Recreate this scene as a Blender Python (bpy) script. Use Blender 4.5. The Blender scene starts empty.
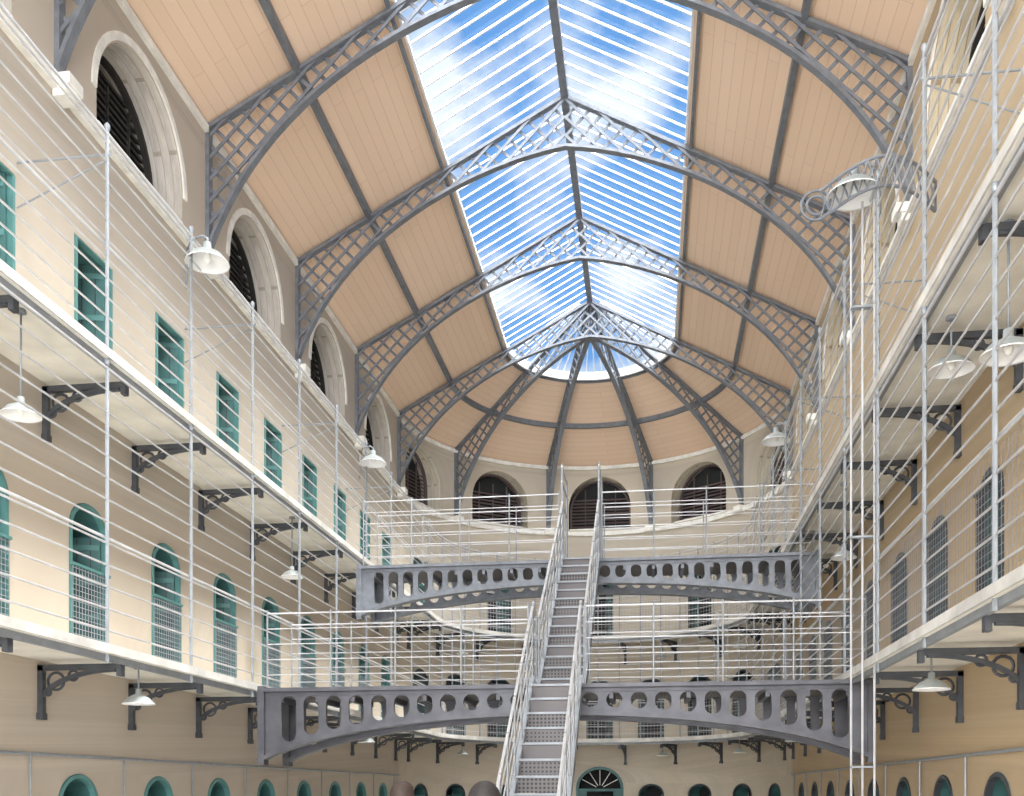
import bpy, bmesh, math, random
from mathutils import Vector, Matrix
random.seed(4)
S=bpy.context.scene
S.view_settings.view_transform='Standard'
COL=S.collection
WALL=4.8; VOID=3.82; ZW1=3.2; ZW2=6.1; SILL=9.34; ZT=11.2; RIDGE=13.75
SL=(RIDGE-ZT)/WALL; SKY=2.05; PUR=3.45; YD=24.4; YN=-2.8; BAY=3.63; WT=0.7
TRY=[YD-BAY*k for k in range(8)]
Z=Vector((0,0,1)); YV=Vector((0,1,0)); XV=Vector((1,0,0))

# ------------------------------------------------------------ materials
def newmat(name):
    m=bpy.data.materials.new(name); m.use_nodes=True
    nt=m.node_tree; b=nt.nodes['Principled BSDF']
    return m,nt,b
def mat(name,col,rough=.6,metal=0,var=.12,scale=6,bump=0.0):
    m,nt,b=newmat(name)
    b.inputs['Roughness'].default_value=rough; b.inputs['Metallic'].default_value=metal
    tc=nt.nodes.new('ShaderNodeTexCoord'); n=nt.nodes.new('ShaderNodeTexNoise')
    n.inputs['Scale'].default_value=scale; n.inputs['Detail'].default_value=4
    nt.links.new(tc.outputs['Object'],n.inputs['Vector'])
    r=nt.nodes.new('ShaderNodeValToRGB')
    r.color_ramp.elements[0].position=.3; r.color_ramp.elements[1].position=.7
    r.color_ramp.elements[0].color=tuple(c*(1-var) for c in col)+(1,)
    r.color_ramp.elements[1].color=tuple(min(1,c*(1+var)) for c in col)+(1,)
    nt.links.new(n.outputs['Fac'],r.inputs['Fac']); nt.links.new(r.outputs['Color'],b.inputs['Base Color'])
    if bump:
        bp=nt.nodes.new('ShaderNodeBump'); bp.inputs['Strength'].default_value=bump
        nt.links.new(n.outputs['Fac'],bp.inputs['Height']); nt.links.new(bp.outputs['Normal'],b.inputs['Normal'])
    return m
def wallmat(name,c1,c2,low,bw=.46,bh=.16,mort=(.60,.56,.50),bumps=.35,stain=(.72,.66,.58)):
    m,nt,b=newmat(name); b.inputs['Roughness'].default_value=.8
    N=nt.nodes.new; L=nt.links.new
    uv=N('ShaderNodeUVMap'); uv.uv_map='UVMap'
    br=N('ShaderNodeTexBrick'); br.inputs['Scale'].default_value=1
    br.inputs['Brick Width'].default_value=bw; br.inputs['Row Height'].default_value=bh
    br.inputs['Mortar Size'].default_value=.009; br.inputs['Mortar Smooth'].default_value=.5
    br.inputs['Color1'].default_value=c1+(1,); br.inputs['Color2'].default_value=c2+(1,)
    br.inputs['Mortar'].default_value=mort+(1,)
    L(uv.outputs['UV'],br.inputs['Vector'])
    n=N('ShaderNodeTexNoise'); n.inputs['Scale'].default_value=1.1; n.inputs['Detail'].default_value=8; n.inputs['Roughness'].default_value=.7
    L(uv.outputs['UV'],n.inputs['Vector'])
    r=N('ShaderNodeValToRGB'); r.color_ramp.elements[0].position=.36; r.color_ramp.elements[1].position=.56
    r.color_ramp.elements[0].color=stain+(1,); r.color_ramp.elements[1].color=(1,1,1,1)
    L(n.outputs['Fac'],r.inputs['Fac'])
    mx=N('ShaderNodeMix'); mx.data_type='RGBA'; mx.blend_type='MULTIPLY'; mx.inputs['Factor'].default_value=.8
    L(br.outputs['Color'],mx.inputs['A']); L(r.outputs['Color'],mx.inputs['B'])
    sp=N('ShaderNodeSeparateXYZ'); L(uv.outputs['UV'],sp.inputs['Vector'])
    mr=N('ShaderNodeMapRange'); mr.inputs['From Min'].default_value=3.15; mr.inputs['From Max'].default_value=3.0
    L(sp.outputs['Y'],mr.inputs['Value'])
    n2=N('ShaderNodeTexNoise'); n2.inputs['Scale'].default_value=3.2; n2.inputs['Detail'].default_value=9; n2.inputs['Roughness'].default_value=.75
    L(uv.outputs['UV'],n2.inputs['Vector'])
    r2=N('ShaderNodeValToRGB'); r2.color_ramp.elements[0].position=.38; r2.color_ramp.elements[1].position=.55
    r2.color_ramp.elements[0].color=tuple(c*.74 for c in low)+(1,); r2.color_ramp.elements[1].color=low+(1,)
    L(n2.outputs['Fac'],r2.inputs['Fac'])
    m2=N('ShaderNodeMix'); m2.data_type='RGBA'; m2.blend_type='MULTIPLY'
    L(mr.outputs['Result'],m2.inputs['Factor']); L(mx.outputs['Result'],m2.inputs['A']); L(r2.outputs['Color'],m2.inputs['B'])
    L(m2.outputs['Result'],b.inputs['Base Color'])
    bp=N('ShaderNodeBump'); bp.inputs['Strength'].default_value=bumps; bp.inputs['Distance'].default_value=.02
    ad=N('ShaderNodeMath'); ad.operation='SUBTRACT'; L(n.outputs['Fac'],ad.inputs[0]); L(br.outputs['Fac'],ad.inputs[1])
    L(ad.outputs[0],bp.inputs['Height']); L(bp.outputs['Normal'],b.inputs['Normal'])
    return m
M_wl=wallmat('limewashed_stone',(.86,.86,.85),(.82,.81,.79),(.93,.88,.82),bumps=.5)
M_wr=wallmat('ochre_limewashed_stone',(.90,.84,.69),(.85,.78,.61),(.95,.92,.88),mort=(.56,.45,.31),bumps=.7,stain=(.80,.70,.54))
M_wf=wallmat('cream_limewash_stone',(.89,.87,.79),(.86,.83,.74),(.97,.93,.86),stain=(.82,.75,.64))
M_trim=mat('cream_painted_trim',(.82,.80,.74),.7)
M_fascia=mat('dull_painted_fascia',(.56,.54,.50),.7,0,.2,3)
M_white=mat('white_paint',(.85,.85,.84),.5,var=.05)
M_iron=mat('grey_painted_iron',(.17,.182,.205),.5,.1,.18,8)
M_ironl=mat('light_grey_painted_iron',(.28,.30,.32),.5,.2,.12,8)
M_dark=mat('dark_cast_iron',(.07,.075,.085),.5,.3,.2,9)
M_bridge=mat('weathered_cast_iron',(.09,.09,.102),.5,.3,.25,5)
M_bar=mat('galvanised_steel_bar',(.55,.55,.56),.45,.3,.12,5)
M_teal=mat('teal_door_paint',(.05,.14,.135),.5,0,.15,5)
M_tealb=mat('bright_teal_paint',(.09,.225,.215),.5,0,.15,5)
M_void=mat('painted_interior_shade',(.02,.022,.022),.9)  # near-black colour stands in for the shade inside cells and openings
M_louv=mat('brown_louvre_wood',(.12,.085,.085),.7)
M_louvd=mat('shade_painted_louvre',(.028,.024,.022),.85)  # louvre colour darkened to paint in the shade of the side recesses
M_slab=mat('stone_walkway_slab',(.80,.76,.67),.8,0,.1,3,.1)
M_floor=mat('pale_stone_floor',(.80,.77,.72),.7,0,.1,2,.2)
M_enamel=mat('grey_enamel',(.34,.37,.36),.35,.1,.05)
M_bulb=mat('frosted_bulb',(.85,.85,.8),.3)
def ceilmat():
    m,nt,b=newmat('salmon_painted_boards'); N=nt.nodes.new; L=nt.links.new
    b.inputs['Roughness'].default_value=.55
    uv=N('ShaderNodeUVMap'); uv.uv_map='UVMap'
    br=N('ShaderNodeTexBrick'); br.inputs['Scale'].default_value=1
    br.inputs['Brick Width'].default_value=3.63; br.inputs['Row Height'].default_value=.17
    br.inputs['Mortar Size'].default_value=.005; br.inputs['Mortar Smooth'].default_value=.3
    br.inputs['Color1'].default_value=(.86,.645,.475,1); br.inputs['Color2'].default_value=(.82,.605,.435,1)
    br.inputs['Mortar'].default_value=(.66,.45,.32,1)
    L(uv.outputs['UV'],br.inputs['Vector']); L(br.outputs['Color'],b.inputs['Base Color'])
    return m
M_ceil=ceilmat()
def glassmat():
    m=bpy.data.materials.new('skylight_glass'); m.use_nodes=True; nt=m.node_tree; nt.nodes.clear()
    N=nt.nodes.new; L=nt.links.new
    o=N('ShaderNodeOutputMaterial'); t=N('ShaderNodeBsdfTransparent'); t.inputs['Color'].default_value=(.95,.98,1,1)
    g=N('ShaderNodeBsdfGlossy'); g.inputs['Roughness'].default_value=.05
    mx=N('ShaderNodeMixShader'); mx.inputs['Fac'].default_value=.03
    L(t.outputs[0],mx.inputs[1]); L(g.outputs[0],mx.inputs[2]); L(mx.outputs[0],o.inputs['Surface'])
    return m
M_glass=glassmat()
def perfmat():
    m,nt,b=newmat('perforated_iron_tread'); N=nt.nodes.new; L=nt.links.new
    b.inputs['Roughness'].default_value=.5; b.inputs['Metallic'].default_value=.3
    tc=N('ShaderNodeTexCoord'); v=N('ShaderNodeTexVoronoi'); v.inputs['Scale'].default_value=22; v.inputs['Randomness'].default_value=0
    L(tc.outputs['Object'],v.inputs['Vector'])
    r=N('ShaderNodeValToRGB'); r.color_ramp.interpolation='CONSTANT'
    r.color_ramp.elements[0].color=(.03,.03,.03,1); r.color_ramp.elements[1].position=.33; r.color_ramp.elements[1].color=(.12,.108,.108,1)
    L(v.outputs['Distance'],r.inputs['Fac']); L(r.outputs['Color'],b.inputs['Base Color'])
    return m
M_perf=perfmat()

# ------------------------------------------------------------ mesh builder
class MB:
    def __init__(s): s.v=[]; s.f=[]; s.m=[]; s.mats=[]
    def mi(s,mt):
        if mt not in s.mats: s.mats.append(mt)
        return s.mats.index(mt)
    def add(s,vs,fs,mt):
        o=len(s.v); k=s.mi(mt); s.v+= [tuple(v) for v in vs]
        for f in fs: s.f.append([i+o for i in f]); s.m.append(k)
    def box(s,c,d,mt,M=None):
        c=Vector(c); vs=[]
        for x in(-.5,.5):
            for y in(-.5,.5):
                for z in(-.5,.5):
                    p=Vector((x*d[0],y*d[1],z*d[2]))
                    if M: p=M@p
                    vs.append(c+p)
        s.add(vs,[(0,1,3,2),(4,6,7,5),(0,4,5,1),(2,3,7,6),(0,2,6,4),(1,5,7,3)],mt)
    def sweep(s,pts,prof,mt,ref=None,closed=False,cap=True):
        pts=[Vector(p) for p in pts]; n=len(pts); k=len(prof); vs=[]
        for i,p in enumerate(pts):
            if closed: t=pts[(i+1)%n]-pts[i-1]
            else: t=pts[min(i+1,n-1)]-pts[max(i-1,0)]
            t.normalize()
            r=ref if ref else (Z if abs(t.z)<.95 else XV)
            b=t.cross(r).normalized(); a=b.cross(t)
            for pa,pb in prof: vs.append(p+a*pa+b*pb)
        fs=[]
        for i in range(n if closed else n-1):
            j=(i+1)%n
            for q in range(k):
                w=(q+1)%k; fs.append((i*k+q,i*k+w,j*k+w,j*k+q))
        if cap and not closed: fs.append(tuple(range(k))[::-1]); fs.append(tuple((n-1)*k+q for q in range(k)))
        s.add(vs,fs,mt)
    def tube(s,pts,r,mt,n=6,closed=False,ref=None):
        s.sweep(pts,[(r*math.cos(2*math.pi*i/n),r*math.sin(2*math.pi*i/n)) for i in range(n)],mt,ref,closed)
    def bar(s,pts,w,h,mt,ref,closed=False):   # w along ref, h across
        s.sweep(pts,[(-w/2,-h/2),(w/2,-h/2),(w/2,h/2),(-w/2,h/2)],mt,ref,closed)
    def lathe(s,prof,mt,c=(0,0,0),n=24):
        vs=[];k=len(prof)
        for i in range(n):
            a=2*math.pi*i/n
            for r,z in prof: vs.append((c[0]+r*math.cos(a),c[1]+r*math.sin(a),c[2]+z))
        fs=[]
        for i in range(n):
            j=(i+1)%n
            for q in range(k-1): fs.append((i*k+q,j*k+q,j*k+q+1,i*k+q+1))
        s.add(vs,fs,mt)
    def mesh(s,name,smooth=False):
        me=bpy.data.meshes.new(name); me.from_pydata(s.v,[],s.f)
        for m in s.mats: me.materials.append(m)
        me.polygons.foreach_set('material_index',s.m)
        if smooth: me.polygons.foreach_set('use_smooth',[True]*len(s.f))
        me.update(); return me
    def obj(s,name,loc=(0,0,0),rz=0,smooth=False):
        o=bpy.data.objects.new(name,s.mesh(name,smooth)); o.location=loc; o.rotation_euler[2]=rz
        COL.objects.link(o); return o
def inst(name,me,loc,rz=0):
    o=bpy.data.objects.new(name,me); o.location=loc; o.rotation_euler[2]=rz; COL.objects.link(o); return o

def flat(outline,holes,t):
    cu=bpy.data.curves.new('tmp','CURVE'); cu.dimensions='2D'; cu.fill_mode='BOTH'; cu.extrude=t/2
    for pl in [outline]+holes:
        sp=cu.splines.new('POLY'); sp.points.add(len(pl)-1)
        for i,(u,v) in enumerate(pl): sp.points[i].co=(u,v,0,1)
        sp.use_cyclic_u=True
    o=bpy.data.objects.new('tmp',cu); COL.objects.link(o)
    dg=bpy.context.evaluated_depsgraph_get(); me=bpy.data.meshes.new_from_object(o.evaluated_get(dg))
    bpy.data.objects.remove(o); bpy.data.curves.remove(cu)
    return me
def arch(cu,v0,w,h,rise,n=14):
    p=[(cu-w/2,v0),(cu+w/2,v0)]
    if rise<.03: return p+[(cu+w/2,v0+h),(cu-w/2,v0+h)]
    for i in range(n+1):
        a=math.pi*i/n; p.append((cu+w/2*math.cos(a),v0+h-rise+rise*math.sin(a)))
    return p
def finish(me,name,mt,fn,cuts=None):
    bm=bmesh.new(); bm.from_mesh(me)
    if cuts:
        for c in cuts:
            bmesh.ops.bisect_plane(bm,geom=bm.verts[:]+bm.edges[:]+bm.faces[:],plane_co=(c,0,0),plane_no=(1,0,0))
    uvl=bm.loops.layers.uv.new('UVMap')
    for f in bm.faces:
        for l in f.loops: l[uvl].uv=(l.vert.co.x+(l.vert.co.z if abs(f.normal.x)>.5 else 0),l.vert.co.y+(l.vert.co.z if abs(f.normal.y)>.5 else 0))
    for v in bm.verts: v.co=fn(v.co.x,v.co.y,v.co.z)
    bmesh.ops.recalc_face_normals(bm,faces=bm.faces[:])
    me2=bpy.data.meshes.new(name); bm.to_mesh(me2); bm.free(); me2.materials.clear(); me2.materials.append(mt)
    for p in me2.polygons: p.use_smooth=False; p.material_index=0
    o=bpy.data.objects.new(name,me2); COL.objects.link(o); return o

# ------------------------------------------------------------ walls
HD=[1.9,1.76,1.76]; ZL=[0.03,ZW1,ZW2]; RS=[.30,.30,.0]; DW=.78
SH=[-.50,-.30,-.20]; BSH=[-.32,-.24]; PSH=-.68
doorB=[YD-BAY*.25-BAY/2*k for k in range(14)]; doorB=[y for y in doorB if y>YN+1.4]
doorY=[[y+SH[L] for y in doorB] for L in range(3)]
winY=[YD-BAY/2-BAY*k for k in range(7)]
holes=[]
for L in range(3):
    for y in doorY[L]: holes.append(arch(y,ZL[L],DW,HD[L],RS[L]))
for y in winY: holes.append(arch(y,SILL,2.1,1.45,1.05,20))
TOPZ=ZT+.12
out=[(YN,-.05),(YD,-.05),(YD,TOPZ),(YN,TOPZ)]
me=flat(out,holes,WT)
finish(me.copy(),'wall_left',M_wl,lambda u,v,w:Vector((-WALL-(w+WT/2),u,v)))
finish(me,'wall_right',M_wr,lambda u,v,w:Vector((WALL+(w+WT/2),u,v)))
R=WALL; A=math.radians
holes=[]; 
for L in range(3):
    for k in range(1,10):
        if L==2 and k%2==0: continue
        if L==0 and k==5: continue
        holes.append(arch(A(18*k)*R,ZL[L],DW,HD[L],RS[L]))
holes.append(arch(A(90)*R,.03,1.35,2.4,.6))
for k in range(5): holes.append(arch(A(18+36*k)*R,SILL-.02,1.8,1.55,.9,20))
me=flat([(0,-.05),(math.pi*R,-.05),(math.pi*R,TOPZ),(0,TOPZ)],holes,WT)
def bend(u,v,w):
    a=u/R; r=R+w+WT/2; return Vector((r*math.cos(a),YD+r*math.sin(a),v))
finish(me,'wall_far',M_wf,bend,[math.pi*R*i/60 for i in range(1,60)])
mb=MB()
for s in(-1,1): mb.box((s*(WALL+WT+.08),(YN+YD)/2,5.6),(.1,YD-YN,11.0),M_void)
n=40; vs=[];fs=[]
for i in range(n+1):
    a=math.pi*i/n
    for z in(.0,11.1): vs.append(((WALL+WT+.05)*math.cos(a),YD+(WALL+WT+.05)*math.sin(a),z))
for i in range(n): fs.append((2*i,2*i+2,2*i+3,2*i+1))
mb.add(vs,fs,M_void); mb.obj('light_leak_shell')  # added black backing, closes the openings against light leaks
me=flat([(-5.5,-.05),(5.5,-.05),(5.5,11.2),(0,14),(-5.5,11.2)],[arch(c,.4,3.0,h,1.3) for c,h in((-3.2,9.9),(0,11.8),(3.2,9.9))],.4)  # unseen end wall; its big arched openings are shaped to let light in
finish(me,'wall_near',M_wf,lambda u,v,w:Vector((u,YN-.2+w,v)))
mb=MB(); mb.box((0,12,-.1),(11.2,35.5,.2),M_floor); mb.obj('floor')

# ------------------------------------------------------------ ceiling
def zr(x): return RIDGE-SL*abs(x)
bm=bmesh.new(); uvl=bm.loops.layers.uv.new('UVMap')
def quad(ps,uvs):
    f=bm.faces.new([bm.verts.new(p) for p in ps])
    for l,u in zip(f.loops,uvs): l[uvl].uv=u
for s in(-1,1):
    for dz in(0,.12):
        ps=[(s*SKY,YN-.3,zr(SKY)+dz),(s*5.6,YN-.3,zr(5.6)+dz),(s*5.6,YD,zr(5.6)+dz),(s*SKY,YD,zr(SKY)+dz)]
        quad(ps,[(YN-.3,0),(YN-.3,4),(YD,4),(YD,0)])
n=50
for i in range(n):
    a,b=math.pi*i/n,math.pi*(i+1)/n
    for dz in(0,.12):
        ps=[(SKY*math.cos(a),YD+SKY*math.sin(a),zr(SKY)+dz),(5.6*math.cos(a),YD+5.6*math.sin(a),zr(5.6)+dz),
            (5.6*math.cos(b),YD+5.6*math.sin(b),zr(5.6)+dz),(SKY*math.cos(b),YD+SKY*math.sin(b),zr(SKY)+dz)]
        quad(ps,[(a*R,0),(a*R,4),(b*R,4),(b*R,0)])
me=bpy.data.meshes.new('ceiling'); bm.to_mesh(me); bm.free(); me.materials.append(M_ceil)
inst('ceiling',me,(0,0,0))
mb=MB()
for s in(-1,1):
    mb.add([(s*SKY,YN,zr(SKY)+.06),(0,YN,RIDGE+.06),(0,YD,RIDGE+.06),(s*SKY,YD,zr(SKY)+.06)],[(0,1,2,3)],M_glass)
for i in range(24):
    a,b=math.pi*i/24,math.pi*(i+1)/24
    mb.add([(0,YD,RIDGE+.06),(SKY*math.cos(a),YD+SKY*math.sin(a),zr(SKY)+.06),(SKY*math.cos(b),YD+SKY*math.sin(b),zr(SKY)+.06)],[(0,1,2)],M_glass)
y=YN+.15
while y<YD-.05:
    for s in(-1,1): mb.bar([(s*SKY,y,zr(SKY)+.02),(0,y,RIDGE+.02)],.024,.03,M_white,YV)
    y+=.303
for i in range(1,30):
    a=math.pi*i/30; mb.tube([(SKY*math.cos(a),YD+SKY*math.sin(a),zr(SKY)+.02),(.25*math.cos(a),YD+.25*math.sin(a),zr(.25)+.02)],.016,M_white,4)
arc=lambda r,z,n=48,a0=0,a1=180:[(r*math.cos(A(a0+(a1-a0)*i/n)),YD+r*math.sin(A(a0+(a1-a0)*i/n)),z) for i in range(n+1)]
hs=lambda r,z,y0=YN+.1,n=48:[(r,y0,z)]+arc(r,z,n)+[(-r,y0,z)]
mb.bar(hs(SKY,zr(SKY)-.0),.05,.04,M_white,Z)
mb.bar(arc(SKY-.03,zr(SKY)-.0),.20,.05,M_white,Z)
mb.obj('window_1')
mb=MB()
mb.bar([(0,YN,RIDGE-.05),(0,YD+.1,RIDGE-.05)],.2,.13,M_iron,Z)
mb.bar(hs(PUR,zr(PUR)-.05),.12,.09,M_iron,Z)
mb.bar(hs(SKY+.08,zr(SKY+.08)-.05),.07,.05,M_iron,Z)
mb.obj('roof_purlin')

# ------------------------------------------------------------ trusses
RC=5.06; ZC=7.74
zin=lambda x: ZC+math.sqrt(max(0,RC*RC-x*x))-.17*math.sin(math.pi*min(1,x/4.8))
XM=WALL-.03
def half(mb,mt,s=1):
    t=.12
    mb.bar([(0,0,RIDGE-.1),(s*XM,0,zr(XM)-.06)],t,.055,mt,YV)
    pts=[(s*XM*math.sin(A(90)*i/24),0,zin(XM*math.sin(A(90)*i/24))) for i in range(25)]
    mb.bar(pts,t,.05,mt,YV)
    mb.bar([(s*XM,0,zin(XM)-.1),(s*XM,0,zr(XM))],t,.06,mt,YV)
    ins=lambda x,z: 0<=x<=XM and zin(x)<=z<=zr(x)-.06
    sp=.31
    for sg in(1,-1):
        for k in range(0,90):
            c=4+k*sp
            run=None;x=0
            def emit(run):
                if run and run[1]-run[0]>.05: mb.bar([(s*run[0],sg*.03,sg*run[0]+c),(s*run[1],sg*.03,sg*run[1]+c)],.02,.046,mt,YV)
            while x<=XM+.03:
                z=sg*x+c
                if ins(x,z):
                    if run is None: run=[x,x]
                    run[1]=x
                elif run:
                    emit(run); run=None
                x+=.01
            emit(run)
mb=MB(); half(mb,M_iron,1); half(mb,M_iron,-1)
tm=mb.mesh('roof_truss')
for y in TRY: inst('roof_truss',tm,(0,y,0))
mb=MB(); half(mb,M_iron,1); hm=mb.mesh('roof_half_truss')
for a in(36,72,108,144): inst('roof_half_truss',hm,(0,YD,0),A(a))

mb=MB()
mb.bar(hs(WALL-.03,SILL-.13),.12,.08,M_trim,Z)
mb.bar(hs(WALL-.03,ZT-.08),.10,.06,M_trim,Z)
mb.obj('trim_1')
mb=MB()
for y in TRY:
    for s in(-1,1):
        mb.box((s*(WALL-.11),y,SILL-.11),(.22,.26,.12),M_trim); mb.box((s*(WALL-.08),y,SILL-.22),(.14,.2,.10),M_trim)
for a in(36,72,108,144):
    mb.box(((WALL-.10)*math.cos(A(a)),YD+(WALL-.10)*math.sin(A(a)),SILL-.12),(.2,.26,.16),M_trim,Matrix.Rotation(A(a),3,'Z'))
mb.obj('truss_corbel')

# ------------------------------------------------------------ doors / windows
def doormesh(L,side='l'):
    mb=MB(); h=HD[L]; w=DW; rise=RS[L]; FR=M_tealb if side=='l' else M_dark
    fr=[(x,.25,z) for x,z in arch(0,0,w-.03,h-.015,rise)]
    fr=fr[1:]+[fr[0]]
    mb.bar(fr,.50,.03,M_teal,YV)
    fr=[(x,0.02,z) for x,z in arch(0,0,w-.06,h-.03,rise)]
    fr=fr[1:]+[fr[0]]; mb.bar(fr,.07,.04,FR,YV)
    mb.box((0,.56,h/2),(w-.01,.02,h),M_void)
    ang=A(78); d=Vector((-math.cos(ang),math.sin(ang)*.8,0)).normalized()
    lh=h-rise-.04
    c=Vector((w/2-.08,.02,lh/2+.03))+d*(.27)
    Mr=Matrix.Rotation(math.atan2(d.y,d.x),3,'Z')
    mb.box(c,(.5,.045,lh),M_teal,Mr)
    for zz in(-.42,-.14,.14,.42): mb.box(c+Vector((0,0,zz*lh)),(.48,.07,.06),M_tealb,Mr)
    for xx in(-.15,0,.15): mb.box(c+Mr@Vector((xx,0,0)),(.014,.06,lh-.02),M_dark,Mr)
    if L==1:
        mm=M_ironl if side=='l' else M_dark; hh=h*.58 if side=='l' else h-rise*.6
        y=-.03
        for i in range(13): x=-w/2+.03+(w-.06)*i/12; mb.box((x,y,hh/2),(.007,.007,hh),mm)
        nz=int(hh/.06)
        for i in range(nz): z=.02+hh*i/nz; mb.box((0,y,z),(w-.05,.007,.007),mm)
        mb.box((0,y,hh),(w,.03,.03),FR)
    if L==0: mb.box((0,.12,h*.3),(w-.06,.04,h*.6),M_teal)
    return mb.mesh('door')
dm={(i,sd):doormesh(i,sd) for i in range(3) for sd in 'lr'}
dn=0
for L in range(3):
    for y in doorY[L]:
        for s in(-1,1):
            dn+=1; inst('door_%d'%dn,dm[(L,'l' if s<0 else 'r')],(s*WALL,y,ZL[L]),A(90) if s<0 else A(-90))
    for k in range(1,10):
        if L==2 and k%2==0: continue
        if L==0 and k==5: continue
        a=A(18*k); dn+=1
        inst('door_%d'%dn,dm[(L,'r')],((WALL+.01)*math.cos(a),YD+(WALL+.01)*math.sin(a),ZL[L]),a-A(90))
mb=MB()
fr=[(x,0,z) for x,z in arch(0,0,1.3,2.36,.58)]; fr=fr[1:]+[fr[0]]
mb.bar(fr,.14,.08,M_teal,YV); mb.box((0,.1,1.72),(1.25,.08,.08),M_teal)
for s in(-1,1):
    mb.box((s*.5,.12,.85),(.22,.05,1.7),M_teal)
    for z in(.5,1.2): mb.box((s*.5,.09,z),(.14,.03,.4),M_ironl)
for i in range(1,6):
    a=math.pi*i/6; mb.tube([(.12*math.cos(a),.08,1.76+.1*math.sin(a)),(.6*math.cos(a),.08,1.76+.54*math.sin(a))],.012,M_white,5)
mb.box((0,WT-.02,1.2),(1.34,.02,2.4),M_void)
dn+=1; mb.obj('door_%d'%dn,(0,YD+WALL+.01,.03))
def winmesh(w,h,rise,yy,ml,frac):
    mb=MB()
    mb.box((0,.03,.02),(w,.10,.05),M_trim)
    fr=[(x,yy-.04,z) for x,z in arch(0,0,w-.04,h-.02,rise,20)]
    mb.bar(fr[1:]+[fr[0]],.08,.05,ml,YV)
    nn=14
    for i in range(int(nn*frac)):
        z=.1+(h-.15)*i/nn
        hw=w/2 if z<h-rise else w/2*math.sqrt(max(0,1-((z-h+rise)/rise)**2))
        if hw>.1: mb.box((0,yy+.04,z),(2*hw-.02,.10,.03),ml,Matrix.Rotation(.5,3,'X'))
    for x in(-w/4,0,w/4): mb.box((x,yy-.0,h*.42),(.03,.04,h*.84),ml)
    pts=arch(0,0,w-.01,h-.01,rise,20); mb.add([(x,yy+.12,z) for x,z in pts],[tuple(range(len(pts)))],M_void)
    return mb.mesh('window')
wm=winmesh(2.08,1.44,1.04,.48,M_louvd,1); wm2=winmesh(1.77,1.52,.89,.34,M_louv,.72); wn=1
for y in winY:
    for s in(-1,1): wn+=1; inst('window_%d'%wn,wm,(s*WALL,y,SILL+.005),A(90) if s<0 else A(-90))
for k in range(5):
    a=A(18+36*k); wn+=1; inst('window_%d'%wn,wm2,((WALL+.06)*math.cos(a),YD+(WALL+.06)*math.sin(a),SILL),a-A(90))
mb=MB()
for y in winY:
    for s in(-1,1):
        mb.bar([(s*(WALL-.01),y+(1.05+.07)*math.cos(A(180)*i/24),SILL+.40+(1.05+.07)*math.sin(A(180)*i/24)) for i in range(25)],.03,.09,M_trim,XV)
mb.obj('trim_2')

# ------------------------------------------------------------ walkways
for zz in(ZW1,ZW2):
    mb=MB(); mid=(VOID+WALL)/2
    mb.bar(hs(mid,zz-.06),.10,WALL-VOID,M_slab,Z)
    mb.bar(hs(VOID+.01,zz-.06),.09,.06,M_fascia,Z)
    mb.bar(hs(VOID+.06,zz-.14),.07,.05,M_ironl,Z)
    mb.obj('walkway')
def bracketmesh():
    mb=MB(); L=WALL-VOID-.06
    mb.box((0,-L/2,-.19),(.06,L,.06),M_dark); mb.box((0,-.03,-.42),(.06,.06,.5),M_dark)
    pts=[(0,-L*.92*(1-math.cos(t)),-.60+.38*math.sin(t)) for t in [math.pi/2*i/10 for i in range(11)]]
    mb.bar(pts,.045,.045,M_dark,XV)
    ring=lambda c,r:[(0,c[0]+r*math.cos(2*math.pi*i/14),c[1]+r*math.sin(2*math.pi*i/14)) for i in range(14)]
    mb.tube(ring((-.19,-.33),.09),.016,M_dark,5,True,XV); mb.tube(ring((-.38,-.275),.05),.014,M_dark,5,True,XV)
    mb.tube(ring((-.10,-.44),.035),.014,M_dark,5,True,XV)
    mb.box((0,-L+.02,-.23),(.08,.05,.12),M_dark); mb.box((0,-.03,-.69),(.09,.07,.07),M_dark)
    return mb.mesh('walkway_bracket')
bmh=bracketmesh()
for i,zz in enumerate((ZW1,ZW2)):
    k=0
    while YD-BAY/2*k>YN+.8:
        y=YD-BAY/2*k+BSH[i]
        for s in(-1,1): inst('walkway_bracket',bmh,(s*WALL,y,zz),A(90) if s<0 else A(-90))
        k+=1
    for k in range(10):
        a=A(9+18*k); inst('walkway_bracket',bmh,(WALL*math.cos(a),YD+WALL*math.sin(a),zz),a-A(90))

# ------------------------------------------------------------ railings
def railing(z0,z1,step):
    mb=MB(); z=z0+.12; r=VOID+.02
    while z<z1-.02:
        mb.tube(hs(r,z,YN+.2,40),.0105,M_bar,5); z+=step
    mb.tube(hs(r,z1,YN+.2,40),.016,M_bar,6)
    k=0
    while YD-BAY/2*k+PSH>YN+.3:
        y=YD-BAY/2*k+PSH
        for s in(-1,1): mb.tube([(s*r,y,z0-.2),(s*r,y,z1+.05)],.020,M_ironl,6); mb.lathe([(0,.09),(.03,.06),(.03,.03),(.02,0)],M_ironl,(s*r,y,z1+.03),8)
        k+=1
    for k in range(1,20):
        a=A(9*k); mb.tube([(r*math.cos(a),YD+r*math.sin(a),z0-.2),(r*math.cos(a),YD+r*math.sin(a),z1+.05)],.018,M_ironl,6)
    mb.tube(hs(r+.05,z0+1.05,YN+.2,40),.016,M_bar,6)
    return mb.obj('security_railing')
railing(ZW1,ZW2-.2,.215); railing(ZW2,ZW2+2.1,.19)
mb=MB()
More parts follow.
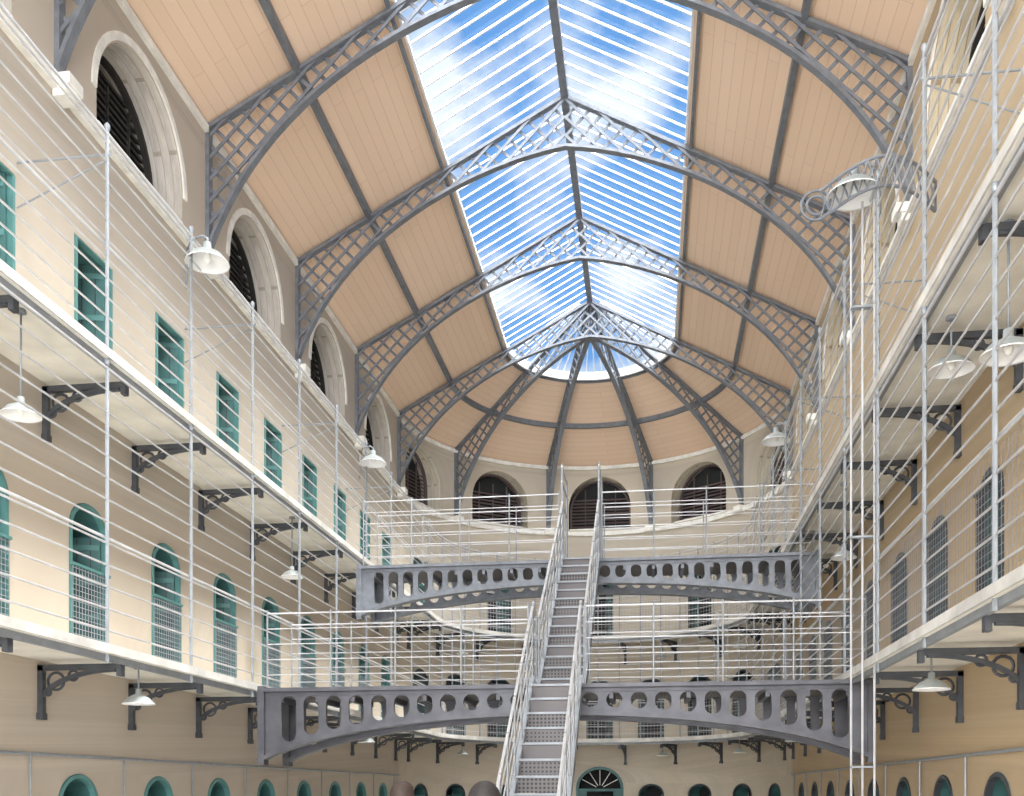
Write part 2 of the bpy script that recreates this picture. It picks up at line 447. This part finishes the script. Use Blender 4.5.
for z0,h in((ZW1,.95),(ZW2,.95)):
    for i in range(13): mb.tube(arc(VOID+.03,z0+h*i/12,36),.0035,M_bar,3)
    for i in range(121):
        a=math.pi*i/120; x,y=(VOID+.03)*math.cos(a),YD+(VOID+.03)*math.sin(a)
        mb.tube([(x,y,z0),(x,y,z0+h)],.0035,M_bar,3)
mb.obj('wire_mesh_panel')
mb=MB()
for i in range(16): mb.tube([(VOID+.04,2,ZW1+.95*i/15),(VOID+.04,YD,ZW1+.95*i/15)],.0022,M_ironl,3)
y=2
while y<YD: mb.tube([(VOID+.04,y,ZW1),(VOID+.04,y,ZW1+.95)],.0022,M_ironl,3); y+=.07
mb.obj('wire_mesh_panel')

# ------------------------------------------------------------ bridges
SX=.29
def bridge(yc,ztop,x0,x1,dend,dmid,nh,mt,width,railh):
    e=bpy.data.objects.new('iron_footbridge',None); COL.objects.link(e)
    xc=(x0+x1)/2; hl=(x1-x0)/2
    dep=lambda x: dmid+(dend-dmid)*(1-math.sqrt(max(0,1-(abs((x-xc))/hl*.93)**2)))/(1-math.sqrt(1-.93**2))
    xs=[x0+(x1-x0)*i/60 for i in range(61)]
    outl=[(x,-dep(x)) for x in xs]+[(x1,0),(x0,0)]
    hol=[]
    sp=(2*hl-.5)/nh
    for i in range(nh):
        cx=x0+.25+sp*(i+.5); d=dep(cx)
        hh=d-.16; ww=min(sp*.68,.25) ; 
        if abs(cx-SX)<.36: continue
        pts=[]
        rr=min(ww/2,hh/2)
        for q in range(16):
            a=2*math.pi*q/16
            pts.append((cx+rr*math.cos(a)*(ww/2/rr),-.08-hh/2+rr*math.sin(a)+(hh/2-rr)*(1 if math.sin(a)>0 else -1)))
        hol.append(pts)
    for i,yy in enumerate((yc-width/2,yc+width/2)):
        me=flat(outl,hol,.05)
        o=finish(me,'side_girder_%d'%(i+1),mt,lambda u,v,w,yy=yy:Vector((u,yy+w,ztop+v))); o.parent=e
    mb=MB()
    for yy in(yc-width/2,yc+width/2):
        mb.bar([(x,yy,ztop-dep(x)) for x in xs],.17,.05,mt,YV)
        mb.box((xc,yy,ztop),(2*hl,.18,.05),mt)
        mb.box((xc,yy,ztop-.065),(2*hl,.08,.02),mt)
        for xx in(x0+.04,x1-.04): mb.box((xx,yy,ztop-dend/2),(.09,.16,dend+.1),mt)
    mb.box((xc,yc,ztop-.06),(2*hl,width,.06),M_perf)
    for i in range(16): mb.box((x0+.3+(2*hl-.6)*i/15,yc,ztop-.12),(.05,width,.08),mt)
    o=mb.obj('deck_and_flanges'); o.parent=e
    mb=MB()
    for sgn in(-1,1):
        yy=yc+sgn*width/2
        for sx0,sx1 in((x0+.1,SX-.36),(SX+.36,x1-.1)):
            nb=int(railh/.17)
            for i in range(1,nb+1): mb.tube([(sx0,yy,ztop+railh*i/nb),(sx1,yy,ztop+railh*i/nb)],.0075 if i<nb else .011,M_bar,5)
            npst=4
            for i in range(npst+1): x=sx0+(sx1-sx0)*i/npst; mb.tube([(x,yy,ztop),(x,yy,ztop+railh+.04)],.012,M_ironl,6)
    o=mb.obj('bridge_railing'); o.parent=e
    return e
YB1=12.95; ZB1=3.05; YB2=17.3; ZB2=5.6
bridge(YB1,ZB1,-VOID+.22,VOID+.3,.92,.34,24,M_bridge,.9,1.0)
bridge(YB2,ZB2,-VOID+.24,VOID+.38,.84,.36,28,M_iron,.9,1.15)

# ------------------------------------------------------------ stair
e=bpy.data.objects.new('iron_staircase',None); COL.objects.link(e)
def flight(y0,z0,y1,z1,nm):
    w=.56; n=round((z1-z0)/.185); mb=MB(); st=(y1-y0)/n; rs=(z1-z0)/n
    for i in range(n):
        y=y0+st*i; z=z0+rs*(i+1)
        mb.box((SX,y+st/2,z-.015),(w,st+.03,.03),M_perf)
        mb.box((SX,y+.008,z-rs/2-.012),(w,.012,rs-.03),M_perf)
        mb.box((SX,y-.012,z-.012),(w,.02,.026),M_ironl)
    for s in(-1,1):
        x=SX+s*(w/2+.02)
        mb.bar([(x,y0-.05,z0-.02),(x,y1,z1-.02)],.035,.26,M_ironl,XV)
        mb.bar([(x,y0-.05,z0+.12),(x,y1,z1+.12)],.06,.025,M_ironl,XV)
        for hgt,r in((1.0,.018),(.78,.009),(.58,.009),(.38,.009)):
            mb.tube([(x,y0-.05,z0+hgt),(x,y1+.1,z1+hgt+.07)],r,M_bar,6)
        k=7
        for i in range(k+1):
            t=i/k; yy=y0+(y1-y0)*t; zz=z0+(z1-z0)*t; mb.tube([(x,yy,zz),(x,yy,zz+1.04)],.015,M_ironl,6)
    o=mb.obj(nm); o.parent=e
flight(8.6,0.0,YB1-.5,ZB1,'lower_flight')
flight(YB1+.25,ZB1,YB2-.48,ZB2,'upper_flight')
mb=MB()
for s in(-1,1):
    x=SX+s*.31
    for hg in(1.0,1.35,1.6):
        mb.tube([(x,YB2-.5,ZB2+hg),(x,YB2+.5,ZB2+hg)],.016,M_bar,6)
    for y in(YB2-.48,YB2+.45): mb.tube([(x,y,ZB2),(x,y,ZB2+1.65)],.022,M_ironl,6)
o=mb.obj('landing_posts'); o.parent=e

# ------------------------------------------------------------ lamps
def shade(mb,c,r):
    k=r/.25
    mb.lathe([(0.0,.17*k),(.045*k,.17*k),(.05*k,.09*k),(.09*k,.07*k),(.17*k,.03*k),(.25*k,-.06*k)],M_enamel,c,28)
    mb.lathe([(.25*k,-.06*k),(.255*k,-.075*k),(.24*k,-.062*k),(.16*k,.02*k),(.08*k,.055*k),(0,.06*k)],M_white,c,28)
    mb.lathe([(0,-.07*k),(.03*k,-.06*k),(.045*k,-.02*k),(.035*k,.02*k),(.02*k,.05*k)],M_bulb,c,12)
def pendant(x,y,z,top,r=.17):
    mb=MB(); shade(mb,(0,0,0),r); mb.tube([(0,0,.1),(0,0,top-z)],.010,M_ironl,6); mb.lathe([(0,-.02),(.05,-.02),(.04,.02),(0,.02)],M_ironl,(0,0,top-z-.0),10)
    mb.obj('pendant_lamp',(x,y,z),0,True)
for x,y,z,t in((-4.05,10.2,2.73,3.08),(-4.05,8.15,5.1,5.98),(4.1,9.96,2.75,3.08),(-4.05,14.9,5.1,5.98),(4.1,14.3,5.0,5.98),
    (-4.05,19,2.73,3.08),(4.1,19.1,2.7,3.08),(4.12,9.4,5.56,5.98),(4.1,7.9,5.05,5.98),(4.1,5.4,2.75,3.08),(-4.05,5,2.75,3.08)):
    pendant(x,y,z,t,.2 if z>5 and x>0 else .17)
for a in(64,118,25,150):
    for z,t in((5.45,5.98),(2.75,3.08)):
        pendant(4.1*math.cos(A(a)),YD+4.1*math.sin(A(a)),z,t,.16)
def raillamp(x,y,z,s,r=.25):
    mb=MB(); shade(mb,(0,0,0),r)
    mb.tube([(0,0,.14),(0,0,.22),(s*.06,0,.26),(s*.2,0,.22),(s*.26,0,.08),(s*.26,0,-.35)],.016,M_ironl,6)
    mb.obj('floodlight',(x,y,z),0,True)
raillamp(-3.68,11.1,7.98,-1,.25); raillamp(3.64,11.2,8.25,1,.29); raillamp(-3.66,18.1,7.9,-1,.25); raillamp(3.70,18.5,8.1,1,.25)
raillamp(3.62,5.6,8.3,1,.25)
mb=MB()
for dx,dy,zt in((0,.0,8.15),(-.10,.1,8.1),(.10,-.12,8.1)):
    mb.tube([(3.74+dx,11.3+dy,0),(3.74+dx,11.3+dy,zt)],.013,M_bar,7)
for z in(2.0,4.5,7.0): mb.box((3.74,11.3,z),(.24,.08,.02),M_ironl)
mb.lathe([(0,.03),(.16,.03),(.18,0),(.18,-.01)],M_dark,(3.74,11.3,.01),16)
mb.obj('floodlight_mast')
mb=MB()
for zz,off in((8.30,0),(8.0,.02)):
    mb.tube([(3.3+1.2*t,11.3-.35*math.sin(math.pi*t)+off,zz+.12*math.sin(math.pi*t)) for t in [i/14 for i in range(15)]],.02,M_iron,6)
for i in range(15):
    t=i/14; p=(3.3+1.2*t,11.3-.35*math.sin(math.pi*t),8.0+.12*math.sin(math.pi*t)); q=min(14,i+1)/14
    mb.tube([p,(3.3+1.2*q,11.3-.35*math.sin(math.pi*q),8.30+.12*math.sin(math.pi*q))],.011,M_iron,5)
    mb.tube([(p[0],p[1],p[2]+.3),(3.3+1.2*q,11.3-.35*math.sin(math.pi*q),8.0+.12*math.sin(math.pi*q))],.011,M_iron,5)
for r in(.10,.16): mb.tube([(3.25+r*math.cos(2*math.pi*i/20),11.3,8.15+r*math.sin(2*math.pi*i/20)) for i in range(20)],.016,M_iron,5,True,YV)
mb.obj('iron_scroll_arm')
for s in(-1,1):
    mb=MB()
    for y in [YD-BAY*k for k in range(1,8)]:
        mb.tube([(s*WALL,y-.68,ZW2+1.9),(s*(VOID-.02),y-.68,ZW2+1.9)],.013,M_ironl,6)
        mb.tube([(s*WALL,y-.68,ZW2+1.45),(s*(VOID+.02),y-.68,ZW2+1.85)],.010,M_ironl,6)
    mb.obj('railing_stay')
for s in(-1,1):
    mb=MB()
    mb.tube([(s*(WALL-.03),YN+.05,2.12),(s*(WALL-.03),YD,2.12)],.018,M_ironl,6)
    for y in doorY[0]: mb.tube([(s*(WALL-.03),y+.9,2.12),(s*(WALL-.03),y+.9,1.3)],.012,M_ironl,5); mb.box((s*(WALL-.04),y+.9,1.3),(.07,.1,.16),M_ironl)
    mb.obj('electrical_conduit')

# ------------------------------------------------------------ people
def skinmesh(name,verts,edges,rads,mt,sub=1,root=0):
    me=bpy.data.meshes.new(name); me.from_pydata(verts,edges,[]); me.materials.append(mt)
    o=bpy.data.objects.new(name,me); COL.objects.link(o)
    o.modifiers.new('s','SKIN'); 
    for i,r in enumerate(rads):
        v=me.skin_vertices[0].data[i]; v.radius=(r if isinstance(r,tuple) else (r,r)); v.use_root=(i==root)
    sb=o.modifiers.new('u','SUBSURF'); sb.levels=sub; sb.render_levels=sub
    return o
def person(loc,h,rz,shirt,trous,hairc,turn=0):
    k=h/1.78; e=bpy.data.objects.new('standing_visitor',None); COL.objects.link(e)
    skin=mat('skin',(.62,.42,.33),.6,0,.05); sh=mat('shirt_fabric',shirt,.9); tr=mat('trouser_fabric',trous,.9); ha=mat('hair',hairc,.7,0,.3,60,.5)
    kids=[]
    V=[(0,0,.98),(0,.01,1.12),(0,0,1.30),(0,-.01,1.44)];E=[(0,1),(1,2),(2,3)];Rr=[(.17,.12),(.155,.11),(.18,.12),(.10,.08)]
    for s in(-1,1):
        b=len(V); V+=[(s*.17,0,1.42),(s*.24,-.01,1.17),(s*.22,.10,.95)]; E+=[(3,b),(b,b+1),(b+1,b+2)]; Rr+=[.065,.048,.036]
    kids.append(skinmesh('jacket',V,E,Rr,sh,2))
    V=[(0,0,.96)];E=[];Rr=[(.15,.11)]
    for s in(-1,1):
        b=len(V); V+=[(s*.09,0,.88),(s*.10,.01,.50),(s*.11,-.02,.09)]; E+=[(0,b),(b,b+1),(b+1,b+2)]; Rr+=[.088,.06,.045]
    kids.append(skinmesh('trousers',V,E,Rr,tr,2))
    for s in(-1,1):
        kids.append(skinmesh('shoe_%d'%(s+2),[(s*.11,-.05,.05),(s*.11,.05,.05),(s*.12,.17,.035)],[(0,1),(1,2)],[.045,.045,.035],M_dark,2))
        V=[(s*.22,.10,.95),(s*.218,.12,.90),(s*.215,.135,.86)];E=[(0,1),(1,2)];Rr=[.028,.034,.030]
        for q,l in enumerate((.07,.08,.075,.058)):
            b=len(V); dx=(q-1.5)*.019; V+=[(s*.215,.135+dx,.84),(s*.212,.14+dx,.84-l*.55),(s*.20,.145+dx,.84-l)]; E+=[(2,b),(b,b+1),(b+1,b+2)]; Rr+=[.010,.009,.008]
        b=len(V); V+=[(s*.205,.165,.88),(s*.195,.175,.845)]; E+=[(1,b),(b,b+1)]; Rr+=[.012,.009]
        kids.append(skinmesh('hand_%d'%(s+2),V,E,Rr,skin,1))
    kids.append(skinmesh('neck',[(0,-.01,1.44),(0,0,1.55)],[(0,1)],[.06,.055],skin,2))
    def sph(name,c,r,mt,fn=None,seg=28):
        bm=bmesh.new(); bmesh.ops.create_uvsphere(bm,u_segments=seg,v_segments=seg//2+2,radius=1)
        for v in bm.verts:
            p=v.co.copy()
            if fn: p=fn(p)
            v.co=Vector((c[0]+p.x*r[0],c[1]+p.y*r[1],c[2]+p.z*r[2]))
        me=bpy.data.meshes.new(name); bm.to_mesh(me); bm.free(); me.materials.append(mt)
        for p in me.polygons: p.use_smooth=True
        o=bpy.data.objects.new(name,me); COL.objects.link(o); kids.append(o); return o
    def hd(p):
        q=p.copy()
        if p.z<0: q.x*=1+.28*p.z; q.y*=1+.12*p.z
        nose=math.exp(-((p.x/.16)**2+((p.z+.12)/.17)**2)) if p.y>0 else 0
        q.y+=.20*nose
        for sx in(-1,1): q.y-=.08*math.exp(-(((p.x-sx*.36)/.16)**2+((p.z-.05)/.10)**2)) if p.y>0 else 0
        return q
    sph('head',(0,.01,1.65),(.078,.098,.118),skin,hd)
    for s in(-1,1):
        sph('ear_%d'%(s+2),(s*.08,0,1.645),(.012,.022,.032),skin,None,12)
        sph('eye_%d'%(s+2),(s*.03,.092,1.655),(.013,.010,.010),M_white,None,12)
        sph('pupil_%d'%(s+2),(s*.03,.101,1.655),(.005,.004,.005),M_dark,None,8)
    sph('mouth',(0,.098,1.59),(.024,.008,.007),mat('lips',(.5,.2,.18)),None,12)
    def hr(p):
        q=p.copy()
        if p.y>0 and p.z<.42: q=Vector((p.x*.9,p.y*.55,max(p.z,-.15)))
        if p.z<-.5: q.z=-.5
        return q
    sph('hair',(0,-.008,1.676),(.088,.105,.112),ha,hr,40)
    for o in kids: o.parent=e
    e.scale=(k,k,k); e.location=loc; e.rotation_euler[2]=rz
person((.62,5.0,0),1.79,A(8),(.15,.2,.35),(.05,.06,.1),(.02,.015,.014))
person((-.28,6.9,0),1.81,A(-6),(.4,.12,.1),(.1,.1,.12),(.04,.025,.018))

# ------------------------------------------------------------ world and lights
w=bpy.data.worlds.new('sky'); S.world=w; w.use_nodes=True; nt=w.node_tree; N=nt.nodes.new; L=nt.links.new
bg=nt.nodes['Background']; tc=N('ShaderNodeTexCoord'); mp=N('ShaderNodeMapping'); mp.inputs['Scale'].default_value=(1,1,1.6)
mp.inputs['Location'].default_value=(.35,.2,.1)
n=N('ShaderNodeTexNoise'); n.inputs['Scale'].default_value=6.5; n.inputs['Detail'].default_value=9; n.inputs['Roughness'].default_value=.52
L(tc.outputs['Generated'],mp.inputs['Vector']); L(mp.outputs['Vector'],n.inputs['Vector'])
r=N('ShaderNodeValToRGB'); r.color_ramp.elements[0].position=.47; r.color_ramp.elements[0].color=(.15,.37,.78,1)
r.color_ramp.elements[1].position=.61; r.color_ramp.elements[1].color=(.88,.94,1,1)
L(n.outputs['Fac'],r.inputs['Fac']); L(r.outputs['Color'],bg.inputs['Color']); bg.inputs['Strength'].default_value=1.1
def sun(name,d,st,ang,col):
    l=bpy.data.lights.new(name,'SUN'); l.energy=st; l.angle=A(ang); l.color=col
    o=bpy.data.objects.new(name,l); COL.objects.link(o); o.rotation_euler=Vector(d).to_track_quat('-Z','Y').to_euler(); o.location=(0,0,20)
sun('sun',(-.55,.2,-1),10,14,(1,.99,.97))
sun('overhead_fill_light',(.15,.15,-1),12,110,(1,.98,.95))  # added lamp on top of the sky, brightens the interior from above
sun('hall_fill_light',(.0,1,.03),6,80,(.97,.98,1))  # added fill through the near openings, lifts ceiling and upper walls
sun('hall_fill_light',(.55,1,-.02),5.5,60,(1,.98,.94))  # added slanted fill, brightens the right wall under the walkways
sun('hall_fill_light',(-.55,1,-.02),4.5,60,(.97,.98,1))  # added slanted fill, brightens the left wall under the walkways

# ------------------------------------------------------------ camera
c=bpy.data.cameras.new('camera'); c.lens=36*1000/1024; c.sensor_width=36; c.shift_y=(790-398)/1024
co=bpy.data.objects.new('camera',c); COL.objects.link(co); co.location=(1.45,0,1.75); co.rotation_euler=(A(90),0,math.atan(.138))
c.clip_start=.05; S.camera=co
